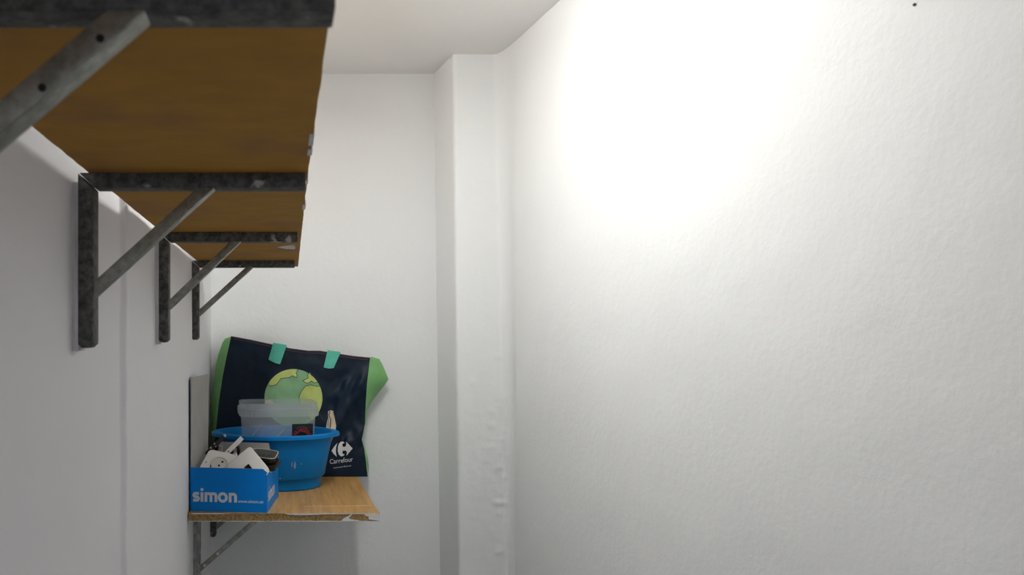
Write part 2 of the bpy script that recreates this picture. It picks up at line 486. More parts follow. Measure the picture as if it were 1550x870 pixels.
# ------------------------------------------------------------ brackets
def bracket(D, ztop, label, group, arm_x=0.027, post_h=0.235, brace_top=-0.107, brace_bot=0.16, xw=None,
            post_mat=STEEL, bolts=(), holes=(), dx=0.0, bolt_mat=None):
    xw = (XL_NEAR if D < SEAM_Y else XL_FAR) if xw is None else xw
    x0 = -0.279 + dx; x1 = x0 + 0.0205
    zt = ztop; zb = zt - post_h; h = 0.020; dp = 0.032
    t = thing('shelf_bracket', (xw, D + dp / 2, zb), label, 'bracket', group)
    bm = bmesh.new()
    add_prism(bm, [(x0, zt - 0.0008), (x1, zt - h), (x1, zb + 0.006), (x1 - 0.006, zb), (x0 + 0.005, zb), (x0, zb + 0.005)], D, D + dp, 0.0014)
    bm_obj('post', bm, post_mat, t, angle=40)
    bm = bmesh.new()
    add_prism(bm, [(x0 + 0.0012, zt), (arm_x, zt), (arm_x, zt - h), (x1 + 0.0012, zt - h)], D, D + dp, 0.0014)
    bm_obj('arm', bm, STEEL, t, angle=40)
    # wall plate behind the post, painted over with the wall
    bm = bmesh.new()
    add_prism(bm, [(xw - 0.004, zt - 0.012), (x0 + 0.0006, zt - 0.012), (x0 + 0.0006, zb - 0.004), (xw - 0.004, zb - 0.004)], D + 0.001, D + dp + 0.006, 0.001)
    tag(bm_obj('wall_plate', bm, PLATE_P, t), 'flat wall plate smeared with white paint')
    # L-section brace
    a = Vector((x1 - 0.004, zt - brace_bot)); b = Vector((brace_top, zt - h + 0.001))
    d = (b - a).normalized(); n = Vector((d.y, -d.x))     # n points down and to the right
    w = 0.015; th = 0.003
    ux = Vector((1, 0))
    def cut(off):     # both ends cut flush with post and arm
        p = a + n * off; q = b + n * off
        s0 = (x1 - 0.002 - p.x) / d.x; s1 = (zt - h + 0.0005 - p.y) / d.y
        return p + d * s0, p + d * s1
    p0, q0 = cut(-w / 2); p1, q1 = cut(w / 2); p2, q2 = cut(w / 2 - th)
    bm = bmesh.new()
    add_prism(bm, [tuple(p0), tuple(q0), tuple(q1), tuple(p1)], D + 0.003, D + 0.003 + th, 0.0007)
    add_prism(bm, [tuple(p2), tuple(q2), tuple(q1), tuple(p1)], D + 0.0032, D + 0.027, 0.0007)
    br = bm_obj('brace', bm, BRACE, t, angle=40)
    L = (q1 - p1).length
    for f in holes:
        c = p1 + d * (L * f) - n * 0.0042
        bm = bmesh.new(); add_cyl(bm, (c.x, D + 0.0022, c.y), (c.x, D + 0.0034, c.y), 0.0026, n=12)
        tag(bm_obj('bolt_hole', bm, HOLE, br), 'dark bolt hole')
    for f in bolts:
        c = p1 + d * (L * f) - n * 0.007
        bm = bmesh.new(); add_cyl(bm, (c.x, D + 0.0005, c.y), (c.x, D + 0.0034, c.y), 0.0042, n=10)
        tag(bm_obj('bolt', bm, SMEAR, br), 'paint-flecked bolt head')
    return t

GU = 'steel brackets under the upper shelf'
bracket(0.478, SZ, 'blurred steel bracket closest to us under the upper shelf, pale brace cut by the frame', GU, arm_x=0.0298, brace_top=-0.096, holes=(0.66, 0.86))
bracket(1.066, SZ, 'largest fully visible grey steel bracket under the upper shelf, above the bare wall', GU, arm_x=0.0262)
bracket(1.693, SZ, 'middle-sized steel bracket between the big one and the last one under the upper shelf', GU, dx=0.008, arm_x=0.0245)
bracket(2.355, SZ, 'smallest and farthest steel bracket at the far end of the upper shelf', GU, dx=0.0, arm_x=0.0254)
LZ = EYE - 0.505; LT = 0.022
GL = 'steel brackets under the lower shelf'
bracket(2.39, LZ - LT, 'paint-streaked steel bracket under the front of the lower shelf below the blue carton', GL, arm_x=0.08,
        post_h=0.225, brace_top=-0.072, brace_bot=0.185, post_mat=STEEL_P, bolts=(0.10, 0.30))
bracket(2.900, LZ - LT, 'small dark bracket in shadow under the back of the lower shelf', GL, arm_x=0.08, post_h=0.216,
        brace_top=-0.072, brace_bot=0.185, dx=0.003)

# ------------------------------------------------------------ lower shelf
def lower_shelf():
    t = thing('wall_shelf', (0, 2.6, LZ - LT), 'short oak-look chipboard shelf low on the left wall with chipped front edge', 'shelf')
    y0, y1, xa, xb = 2.232, YB + 0.004, -0.2735, 0.263
    bm = bmesh.new()
    add_frame_box(bm, (xa, y0 + 0.0006, LZ - LT), (xb - xa - 0.0004, 0, 0), (0, y1 - y0, 0), (0, 0, LT - 0.0012))
    for v in bm.verts:
        if v.co.x > 0 and v.co.y > y0 + 0.1: v.co.x -= 0.018
    bm_obj('core', bm, CHIP, t)
    # laminate skin with a ragged front edge
    n = 110
    def edge(i, s): return y0 + 0.0010 * noise.noise(Vector((i * 0.35, s, 0))) + (0.0025 * max(0, noise.noise(Vector((i * 0.12, s + 4, 0)))))
    for nm, za, zb_, s, mt in (('top_laminate', LZ - 0.0012, LZ, 1, OAK), ('bottom_laminate', LZ - LT - 0.0010, LZ - LT + 0.0004, 2, SMEAR)):
        vs = []; fs = []
        for i in range(n + 1):
            x = xa + (xb - xa) * i / n
            e = edge(i, s) - 0.0006
            xk = x - 0.018 * i / n
            vs += [(x, e, za), (xk, y1, za), (xk, y1, zb_), (x, e, zb_)]
        for i in range(n):
            a = 4 * i
            for j in range(4): fs.append((a + j, a + (j + 1) % 4, a + 4 + (j + 1) % 4, a + 4 + j))
        fs += [(3, 2, 1, 0), (4 * n, 4 * n + 1, 4 * n + 2, 4 * n + 3)]
        mesh_obj(nm, vs, fs, mt, t)
    # white paint left on the front edge
    def flake(px_pts, th=0.0009):
        D = y0 - 0.0004
        bm = bmesh.new()
        q = []
        for px, py in px_pts:
            z = LZ - (py - 777.4) / (789.6 - 777.4) * LT
            q.append(((px - CX) * D / F, z))
        add_prism(bm, q, D - th, D + 0.002)
        tag(bm_obj('paint_flake', bm, SMEAR, t), 'flake of old white paint')
    flake([(517, 789), (520, 785.5), (526, 782.5), (532, 778.5), (533.5, 779), (528, 784), (530, 786.5), (537, 788), (544, 788.6), (540, 789.6), (517, 789.6)])
    flake([(551, 777.6), (575.2, 777.6), (575.2, 789.4), (571, 788.5), (566, 787.8), (558, 786.8), (558, 782.5), (553, 781)])
    flake([(430, 777.5), (462, 777.4), (500, 777.4), (551, 777.4), (551, 778.6), (505, 778.8), (490, 779.0), (470, 780.0), (448, 780.2), (436, 779.2)])
    flake([(290, 777.3), (335, 777.4), (352, 777.6), (330, 778.8), (290, 778.5)])
    # pale scratch line across the top and dark screw
    bm = bmesh.new(); add_frame_box(bm, (0.05, 2.318, LZ - 0.0004), (0.20, 0.012, 0), (0, 0.006, 0), (0, 0, 0.0006))
    tag(bm_obj('scratch', bm, simple('scratch_pale', (0.66, 0.47, 0.26, 1), 0.5), t), 'pale scratch across the wood surface')
lower_shelf()

# ------------------------------------------------------------ shopping bag
Z_SH = LZ + 0.0004
def bag():
    t = thing('shopping_bag', (0.0, 2.84, Z_SH), 'large navy woven shopping bag with green sides and globe print against the back wall', 'bag')
    top = [(350, 508.5), (380, 514), (412, 521), (440, 527), (466, 530.5), (484, 530.5), (505, 534), (535, 538.5), (560, 541)]
    left = [(508.5, 350), (540, 343), (570, 337), (610, 331), (650, 327), (690, 322), (722, 320)]     # y -> x
    right = [(541, 560), (560, 558), (580, 555.5), (610, 553.5), (640, 552.5), (656, 549.5), (665, 547.5), (680, 551.5), (700, 554), (722, 556.5)]
    def interp(tab, v):
        if v <= tab[0][0]: return tab[0][1]
        for (a, x), (b, y) in zip(tab, tab[1:]):
            if v <= b: return x + (y - x) * (v - a) / (b - a)
        return tab[-1][1]
    BOT = 721.3
    def Dbag(px, py):
        s = max(0, min(1, (py - 509) / 212))
        d = 2.862 - 0.062 * s
        r = smooth((px - 470) / 60) * smooth((py - 545) / 40) * (1 - smooth((py - 668) / 30))
        w = 0.010 * r * noise.noise(Vector((px * 0.045 + py * 0.03, (py - 0.9 * px) * 0.018, 1.3)))
        w += 0.006 * r * noise.noise(Vector((px * 0.10 + py * 0.05, (py - 0.8 * px) * 0.05, 4.3)))
        w += (0.0025 + 0.003 * r) * noise.noise(Vector((px * 0.03, py * 0.035, 8))) + 0.0012 * noise.noise(Vector((px * 0.09, py * 0.07, 2)))
        fold = math.exp(-((px - 505 + (py - 640) * 0.35) / 7.0) ** 2) * smooth((py - 560) / 30) * (1 - smooth((py - 660) / 20))
        fold2 = math.exp(-((px - 535 + (py - 600) * 0.55) / 8.0) ** 2) * smooth((py - 545) / 20) * (1 - smooth((py - 660) / 20))
        d -= 0.010 * fold + 0.008 * fold2
        belly = 0.006 * math.exp(-((py - 690) / 25) ** 2) * math.exp(-((px - 525) / 30) ** 2)
        fade = 1 - 0.9 * smooth((py - 700) / 18)
        return d + w * fade - belly
    nu, nv = 120, 110
    def surf(u, v):
        yl = 508.5; yr = 541
        px_t = 350 + 210 * u; py_t = interp(top, px_t)
        py = py_t + (BOT - py_t) * v
        # left and right outline at this height
        l = interp(left, 508.5 + (BOT - 508.5) * v); r = interp(right, 541 + (BOT - 541) * v)
        px = l + (r - l) * u
        return px, py
    front = [[None] * (nu + 1) for _ in range(nv + 1)]
    for j in range(nv + 1):
        for i in range(nu + 1):
            px, py = surf(i / nu, j / nv)
            front[j][i] = P(px, py, Dbag(px, py))
    for i in range(nu + 1): front[nv][i].z = Z_SH
    def sheet(rows, name, mat, th, parent=t, sm=True):
        """closed thin sheet from a grid of points, thickened away from the camera"""
        R, C = len(rows), len(rows[0])
        vs = [p for r in rows for p in r] + [p + Vector((0, th, 0)) for r in rows for p in r]
        N = R * C; fs = []
        for j in range(R - 1):
            for i in range(C - 1):
                a = j * C + i
                fs.append((a, a + 1, a + C + 1, a + C)); fs.append((N + a, N + a + C, N + a + C + 1, N + a + 1))
        for i in range(C - 1):
            fs.append((i, N + i, N + i + 1, i + 1)); a = (R - 1) * C + i; fs.append((a, a + 1, N + a + 1, N + a))
        for j in range(R - 1):
            a = j * C; fs.append((a, a + C, N + a + C, N + a)); a = j * C + C - 1; fs.append((a, N + a, N + a + C, a + C))
        bm = bmesh.new()
        bvs = [bm.verts.new(v) for v in vs]
        for f in fs: bm.faces.new([bvs[i] for i in f])
        bmesh.ops.recalc_face_normals(bm, faces=bm.faces[:])
        return bm_obj(name, bm, mat, parent, angle=60)
    fp = tag(sheet(front, 'front_panel', NAVY, 0.0012), 'navy front panel with printed globe, hand and white emblem')
    # back panel and base
    back = []
    for j in range(0, nv + 1, 10):
        row = []
        for i in range(0, nu + 1, 10):
            p = front[j][i]
            y = 2.925 - 0.02 * (j / nv)
            row.append(Vector((p.x * 0.995 - (0.014 if i == 0 else 0), y, p.z - 0.004 * (j < nv))))
        back.append(row)
    sheet(back, 'back_panel', NAVY, 0.0012)
    base = [[front[nv][i] + Vector((0, 0.003, 0.0006)) for i in range(0, nu + 1, 10)],
            [Vector((q.x, q.y - 0.002, Z_SH + 0.0006)) for q in back[-1]]]
    bm = bmesh.new()
    vs = [[bm.verts.new(p) for p in r] for r in base]
    for i in range(len(base[0]) - 1): bm.faces.new([vs[0][i], vs[0][i + 1], vs[1][i + 1], vs[1][i]])
    bm_obj('base_panel', bm, NAVY, t)
    # left green gusset: folded outward, running from front edge to back edge
    rows = []
    out = [(509, 349, 341), (515, 348, 337), (522, 346.5, 334.5), (535, 344, 330), (560, 339, 325.5), (600, 332.5, 321), (650, 327, 318.5), (690, 322.5, 317.5), (719, 320, 317.5)]
    for py, a, b in out:
        A = P(a + 1.0, py, Dbag(a + 1, py) + 0.002)
        M_ = P(b, py + 3, 2.895 - 0.0001 * py / 7)
        M_.x = max(M_.x, XL_FAR + 0.006)
        K = (A + M_) / 2 + Vector((0.002, 0.004, 0))
        B = Vector((A.x + 0.004, 2.918, A.z - 0.005))
        row = [A, K, M_, (M_ + B) / 2 + Vector((0.004, 0, 0)), B]
        rows.append(row)
    sheet(rows, 'side_gusset', GREEN, 0.001)
    # right green gusset with the loose flap poking out
    rows = []
    out = [(540.5, 560.5, 563, 565), (543, 559.8, 568, 574), (550, 559, 570, 578), (560, 558, 572, 582.5), (574, 556, 574, 588), (584, 555.3, 567, 581), (595, 554.5, 562, 572.5), (606, 553.8, 558, 564), (620, 553.2, 554.5, 556.5), (640, 552.5, 552.6, 553.5), (665, 547.7, 548, 548.8),
           (680, 551.5, 552.3, 553.2), (692, 553.2, 555, 557), (705, 554.6, 556.6, 558.4), (716, 556, 557.5, 558.2)]
    for py, a, m_, b in out:
        A = P(a - 1, py, Dbag(a - 1, py) + 0.002)
        crease = 0.012 if 560 <= py <= 606 else 0.004
        M_ = P(m_, py + (1.5 if py < 610 else 0), 2.878 - crease)
        Bo = P(b, py, 2.90)
        C_ = Vector((A.x + 0.002, 2.922, A.z - 0.004))
        rows.append([A, (A + M_) / 2, M_, (M_ + Bo) / 2, Bo, (Bo + C_) / 2, C_])
    sheet(rows, 'side_gusset', GREEN, 0.001)
    # turquoise webbing handle tabs folded over the rim
    for pts in ([(413.4, 519.6), (433.8, 522.8), (424.0, 551.0), (406.3, 543.8)], [(495.6, 530.9), (515.4, 533.6), (505.2, 556.8), (489.9, 555.8)]):
        rows = []
        tl, tr, br, bl = [Vector(p) for p in pts]
        for j in range(9):
            s = j / 8; row = []
            for i in range(7):
                q = tl.lerp(tr, i / 6).lerp(bl.lerp(br, i / 6) + Vector((0, 1.2 * math.sin(math.pi * i / 6))), s)
                row.append(P(q.x, q.y, Dbag(q.x, q.y) - 0.0032))
            rows.append(row)
        # over the rim and down inside the bag
        rim0 = [p + Vector((0, 0.0025, 0.0022)) for p in rows[0]]
        rim1 = [p + Vector((0, 0.0065, 0.0005)) for p in rows[0]]
        ins = [p + Vector((0.004, 0.0085, -0.05)) for p in rows[0]]
        rows = list(reversed(rows)) + [rim0, rim1, ins]
        vs = [p for r in rows for p in r]; C = 7
        fs = [(j * C + i, j * C + i + 1, (j + 1) * C + i + 1, (j + 1) * C + i) for j in range(len(rows) - 1) for i in range(C - 1)]
        o = mesh_obj('handle_tab', vs, fs, TEAL, t)
        md = o.modifiers.new('thick', 'SOLIDIFY'); md.thickness = 0.0014; md.offset = 0
        tag(o, 'turquoise webbing handle tab')
    # ---- printed picture: thin ink layers that follow the panel
    def ink(name, polys, mat, off, cuts=4, label=None):
        bm = bmesh.new()
        for poly in polys:
            f = bm.faces.new([bm.verts.new((x, y, 0)) for x, y in poly])
            bmesh.ops.triangulate(bm, faces=[f])
        for _ in range(cuts):
            es = [e for e in bm.edges if e.calc_length() > 4.0]
            if not es: break
            bmesh.ops.subdivide_edges(bm, edges=es, cuts=1)
            bmesh.ops.triangulate(bm, faces=[f for f in bm.faces if len(f.verts) > 3])
        for v in bm.verts:
            v.co = P(v.co.x, v.co.y, Dbag(v.co.x, v.co.y) - off)
        o = bm_obj(name, bm, mat, fp, smooth=True)
        if label: o['label'] = label
        return o
    z3 = lambda L: [(390 + x / 7.907, 510 + y / 7.907) for x, y in L]
    z2 = lambda L: [(480 + x / 7.91, 620 + y / 7.91) for x, y in L]
    cx, cy, R = 444.1, 602.3, 43.9
    arc = lambda a0, a1, n, r=R: [(cx + r * math.cos(math.radians(a0 + (a1 - a0) * i / n)), cy - r * math.sin(math.radians(a0 + (a1 - a0) * i / n))) for i in range(n + 1)]
    ink('printed_globe', [arc(0, 357, 60)], SEA, 0.0012, 5, 'green globe printed on the bag')
    na = z3([(485, 388), (460, 430), (475, 470), (465, 485), (415, 462), (380, 485), (280, 495), (225, 570), (170, 585), (128, 575)])
    eu = z3([(625, 425), (595, 455), (605, 490), (540, 522), (580, 550), (610, 548), (645, 525), (680, 550), (716, 537)])
    af = z3([(742, 585), (700, 588), (640, 572), (575, 585), (530, 640), (495, 710), (505, 780), (550, 850), (600, 950), (650, 1000)])
    sa = z3([(92, 765), (150, 745), (185, 780), (200, 820), (190, 900), (150, 925)])
    ink('printed_land', [na + arc(151, 84, 12)[1:-1]], LAND, 0.0016, 4)
    ink('printed_land', [eu + arc(33, 57, 6)[1:-1]], LAND, 0.0016, 4)
    ink('printed_land', [af + arc(-50, 24, 14)[1:-1]], LAND, 0.0016, 4)
    ink('printed_land', [sa + arc(215, 186, 6)[1:-1]], CREAM, 0.0016, 4)
    def ink_line(pts, w, mat, off, name='printed_outline', closed=False):
        vs, qs = stroke_quads(pts, w, closed)
        return ink(name, [[tuple(vs[i]) for i in q] for q in qs], mat, off, 3)
    ink_line(na, 0.9, INK, 0.0019); ink_line(eu, 0.9, INK, 0.0019); ink_line(af, 0.9, INK, 0.0019)
    # hand holding up the globe
    ink('printed_hand', [z2([(130, 22), (160, 5), (195, 15), (212, 80), (230, 190), (225, 260), (190, 330), (152, 425), (138, 430), (150, 340), (108, 205), (132, 80)])], CREAM, 0.0013, 5, 'cream hand printed on the bag')
    ink_line(z2([(155, 15), (140, 60), (162, 120), (155, 215)]), 1.4, INK, 0.0018)
    ink_line(z2([(128, 70), (135, 130), (128, 200)]), 0.9, INK, 0.0018)
    ink_line(z2([(190, 20), (210, 80), (230, 190), (225, 265)]), 0.9, INK, 0.0018)
    ink_line([(478, 618), (484, 626), (488, 634)], 1.2, INK, 0.0018)
    # white emblem
    ink('printed_emblem', [z2([(172, 490), (205, 440), (242, 398), (228, 445), (224, 490), (228, 530), (237, 562), (200, 530)]),
        z2([(290, 380), (265, 400), (250, 440), (247, 490), (258, 535), (285, 558), (310, 555), (330, 535), (306, 525), (300, 505), (315, 487), (345, 490), (358, 510), (352, 550), (425, 462), (345, 380), (350, 410), (340, 440), (315, 445), (302, 430), (305, 405), (330, 398), (315, 382)])],
        WHITE_INK, 0.0016, 3, 'white arrow-and-letter emblem')
    def ink_text(s, x0, y0, x1, y1, h, name, mat=WHITE_INK):
        vs, fs = text_mesh(s)
        wd = max(v.x for v in vs); hh = max(v.y for v in vs)
        d = Vector((x1 - x0, y1 - y0)); up = Vector((-d.y, d.x)).normalized() * -h
        if up.y > 0: up = -up
        out = []
        for v in vs:
            q = Vector((x0, y0)) + d * (v.x / wd) + up * (v.y / hh)
            out.append(P(q.x, q.y, Dbag(q.x, q.y) - 0.0017))
        return mesh_obj(name, out, fs, mat, fp)
    ink_text('Carrefour', 499.5, 702.0, 534.5, 698.0, 7.0, 'printed_lettering')
    ink_text('www.carrefour.es', 505, 709.0, 531.5, 705.4, 2.4, 'printed_lettering', GREY_INK)
    # hem stitching
    ink_line([(x, interp(top, x) + 3.6) for x in range(353, 559, 4)], 0.8, STITCH, 0.0016, 'stitching')
    ink_line([(x, interp(top, x) + 0.7) for x in range(351, 560, 4)], 1.2, STITCH, 0.0016, 'hem')

def text_mesh(s, bold=False):
    cu = bpy.data.curves.new('lettering', 'FONT'); cu.body = s; cu.size = 1.0; cu.resolution_u = 3
    if bold: cu.offset = 0.03
    o = bpy.data.objects.new('lettering', cu); COL.objects.link(o)
    bpy.context.view_layer.update()
    dg = bpy.context.evaluated_depsgraph_get()
    me = o.evaluated_get(dg).to_mesh()
    vs = [v.co.copy() for v in me.vertices]; fs = [tuple(p.vertices) for p in me.polygons]
    o.evaluated_get(dg).to_mesh_clear()
    bpy.data.objects.remove(o); bpy.data.curves.remove(cu)
    mx = min(v.x for v in vs)
    return [v - Vector((mx, 0, 0)) for v in vs], fs
bag()

# ------------------------------------------------------------ blue wash tub
TX, TY = -0.035, 2.640
def tub():
    t = thing('wash_tub', (TX, TY, Z_SH), 'oval blue plastic wash tub standing on the lower shelf', 'tub')
    N = 96
    zr = EYE - 0.323
    def ring(a, b, z, lug=0.0):
        out = []
        for i in range(N):
            th = 2 * math.pi * i / N
            k = 1 + (lug / a) * (abs(math.cos(th)) ** 14)
            out.append(Vector((TX + a * k * math.cos(th), TY + b * math.sin(th), z)))
        return out
    def lathe(name, rings, mat, closed=False, cap0=False, cap1=False):
        vs = [p for r in rings for p in r]; fs = []
        for j in range(len(rings) - (0 if closed else 1)):
            jn = (j + 1) % len(rings)
            for i in range(N): fs.append((j * N + i, j * N + (i + 1) % N, jn * N + (i + 1) % N, jn * N + i))
        if cap0: fs.append(tuple(reversed(range(N))))
        if cap1: fs.append(tuple((len(rings) - 1) * N + i for i in range(N)))
        bm = bmesh.new(); bv = [bm.verts.new(v) for v in vs]
        for f in fs: bm.faces.new([bv[i] for i in f])
        bmesh.ops.recalc_face_normals(bm, faces=bm.faces[:])
        return bm_obj(name, bm, mat, t, angle=35)
    zs = Z_SH + 0.036
    lathe('body', [ring(0.146, 0.106, Z_SH), ring(0.150, 0.110, Z_SH + 0.003), ring(0.1525, 0.1125, zs - 0.003), ring(0.154, 0.114, zs), ring(0.161, 0.120, zs + 0.002), ring(0.164, 0.1225, zs + 0.008),
                   ring(0.180, 0.136, zr - 0.055), ring(0.190, 0.1445, zr - 0.012), ring(0.191, 0.1455, zr - 0.003), ring(0.187, 0.1415, zr - 0.003), ring(0.176, 0.132, zr - 0.055), ring(0.160, 0.118, zs + 0.008),
                   ring(0.150, 0.109, zs - 0.002), ring(0.146, 0.106, Z_SH + 0.006)], BLUE_TUB, cap0=True, cap1=True)
    lathe('rim', [ring(0.1865, 0.141, zr - 0.004), ring(0.1885, 0.143, zr), ring(0.199, 0.152, zr, 0.006), ring(0.2035, 0.156, zr - 0.003, 0.008), ring(0.2045, 0.157, zr - 0.013, 0.008),
                  ring(0.2025, 0.155, zr - 0.0145, 0.008), ring(0.2005, 0.153, zr - 0.006, 0.006), ring(0.1905, 0.145, zr - 0.005)], BLUE_TUB, closed=True)
    # dried paint spots on the side facing the room
    def spot(px, py, w, h):
        # find the side wall at this pixel
        best = None
        for i in range(400):
            D = 2.44 + 0.25 * i / 400
            p = P(px, py, D)
            f = (p.z - zs) / (zr - zs)
            a = 0.163 + 0.028 * f; b = 0.1215 + 0.024 * f
            if f < 0: a, b = 0.153, 0.113
            if ((p.x - TX) / a) ** 2 + ((p.y - TY) / b) ** 2 <= 1.0:
                best = D; break
        if best is None: return
        c = P(px, py, best)
        nn = Vector(((c.x - TX) / 0.17 ** 2, (c.y - TY) / 0.128 ** 2, 0)).normalized()
        u = Vector((-nn.y, nn.x, 0)); v = Vector((0.0, 0, 1)) + nn * 0.2; v.normalize()
        bm = bmesh.new()
        out = [(w / 2 * math.cos(2 * math.pi * i / 12) * (1 + 0.25 * math.sin(3.1 * i)), h / 2 * math.sin(2 * math.pi * i / 12) * (1 + 0.2 * math.sin(2.3 * i + 1))) for i in range(12)]
        add_plate(bm, c + nn * 0.0022, u, v, nn, out, 0.0035)
        tag(bm_obj('paint_spot', bm, SMEAR2, t), 'dried spot of pale paint')
    SMEAR2 = simple('paint_on_tub', (0.26, 0.36, 0.44, 1), 0.7)
    spot(446, 704, 0.007, 0.024); spot(441.5, 703, 0.004, 0.018); spot(456, 702, 0.004, 0.004); spot(424, 724, 0.005, 0.004); spot(497, 690, 0.006, 0.003)
tub()

# ------------------------------------------------------------ cloudy food container in the tub
def container():
    cxm, cym = -0.0285, 2.652
    zb = Z_SH + 0.0068; zt = EYE - 0.2265
    t = thing('food_container', (cxm, cym, zb), 'cloudy clear plastic food container standing in the blue tub, with a black and red label', 'container')
    ang = math.radians(7.0); ca, sa_ = math.cos(ang), math.sin(ang)
    N = 80
    def ring(a, b, z, e=0.34, rib=0.0):
        out = []
        for i in range(N):
            th = 2 * math.pi * (i + 0.5) / N
            c, s = math.cos(th), math.sin(th)
            x = a * math.copysign(abs(c) ** e, c); y = b * math.copysign(abs(s) ** e, s)
            if rib and i % 2: x *= 1 - rib; y *= 1 - rib
            out.append(Vector((cxm + x * ca - y * sa_, cym + x * sa_ + y * ca, z)))
        return out
    def loft(name, rings, closed=False, cap=False, ang_=40, mat=CLEAR):
        bm = bmesh.new()
        bv = [[bm.verts.new(p) for p in r] for r in rings]
        for j in range(len(rings) - (0 if closed else 1)):
            A, B = bv[j], bv[(j + 1) % len(rings)]
            for i in range(N): bm.faces.new([A[i], A[(i + 1) % N], B[(i + 1) % N], B[i]])
        if cap: bm.faces.new(list(reversed(bv[0])))
        bmesh.ops.recalc_face_normals(bm, faces=bm.faces[:])
        return bm_obj(name, bm, mat, t, angle=ang_)
    h = zt - zb
    def dims(z):
        f = (z - zb) / h
        return 0.108 + 0.0145 * f, 0.078 + 0.0125 * f
    zs = [zb, zb + 0.004, zb + 0.08, zb + 0.16, zt - 0.045, zt - 0.012]
    rings = []
    for i, z in enumerate(zs):
        a, b = dims(z); k = 0.96 if i == 0 else 1
        rings.append(ring(a * k, b * k, z))
    loft('body', rings, cap=True)
    a, b = dims(zt)
    loft('collar', [ring(a + 0.0005, b + 0.0005, zt - 0.012), ring(a + 0.002, b + 0.002, zt), ring(a + 0.0035, b + 0.0035, zt), ring(a + 0.003, b + 0.003, zt - 0.018)])
    loft('ribbed_skirt', [ring(a + 0.0028, b + 0.0028, zt - 0.0175), ring(a + 0.0075, b + 0.0075, zt - 0.0175), ring(a + 0.0085, b + 0.0085, zt - 0.022, rib=0.014), ring(a + 0.0075, b + 0.0075, zt - 0.043, rib=0.014)], ang_=20, mat=CLEAR_T)
    # refracted light streaks on the front face, imitated by two cloudier strips
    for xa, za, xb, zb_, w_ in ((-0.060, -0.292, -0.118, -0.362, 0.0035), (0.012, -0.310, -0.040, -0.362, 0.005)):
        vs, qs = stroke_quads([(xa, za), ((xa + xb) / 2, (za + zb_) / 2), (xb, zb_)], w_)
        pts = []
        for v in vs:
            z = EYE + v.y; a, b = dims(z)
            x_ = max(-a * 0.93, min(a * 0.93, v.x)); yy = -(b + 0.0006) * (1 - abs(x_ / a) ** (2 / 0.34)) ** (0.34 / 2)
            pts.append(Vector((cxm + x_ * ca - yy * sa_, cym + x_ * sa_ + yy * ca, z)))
        mesh_obj('refraction_streak', pts, qs, CLEAR_T, t)
    # label on the front
    z0, z1 = EYE - 0.370, EYE - 0.2915
    R_ = Vector((ca, sa_, 0)); Nn = Vector((sa_, -ca, 0))
    am, bmn = dims((z0 + z1) / 2); tilt = 0.0125 / h
    cl = Vector((cxm, cym, (z0 + z1) / 2)) + Nn * (bmn + 0.0010) + R_ * 0.0715
    up = (Vector((0, 0, 1)) + Nn * tilt).normalized(); nrm = R_.cross(up) ; nrm = nrm if nrm.dot(Nn) > 0 else -nrm
    bm = bmesh.new(); add_plate(bm, cl + nrm * 0.0009, R_, up, nrm, rounded_rect(0.068, 0.0755, 0.002), 0.0014)
    lb = tag(bm_obj('label', bm, LABEL_BLK, t), 'black label with red arched lettering')
    # arched red lettering
    s = 'FRANCOSC'; rad = 0.024; vs_all = []; fs_all = []
    for i, ch in enumerate(s):
        vs, fs = text_mesh(ch, True)
        w = max(v.x for v in vs)
        a_ = math.radians(152 - 124 * i / (len(s) - 1))
        ru = Vector((math.cos(a_), math.sin(a_))); tu = Vector((math.sin(a_), -math.cos(a_)))
        b0 = len(vs_all)
        for v in vs:
            q = ru * (rad - 0.004 + v.y * 0.0165) + tu * ((v.x - w / 2) * 0.0105) + Vector((-0.001, -0.0075))
            vs_all.append(cl + nrm * 0.0013 + R_ * q.x + up * q.y)
        fs_all += [tuple(b0 + k for k in f) for f in fs]
    mesh_obj('red_lettering', vs_all, fs_all, LABEL_RED, lb)
    vs, qs = stroke_quads([(0.0335 * math.cos(math.radians(d)) - 0.001, 0.0335 * math.sin(math.radians(d)) - 0.0050) for d in range(55, 126, 7)], 0.0022)
    mesh_obj('grey_lettering', [cl + nrm * 0.0013 + R_ * v.x + up * v.y for v in vs], qs, simple('label_grey', (0.06, 0.06, 0.06, 1), 0.5), lb)
container()

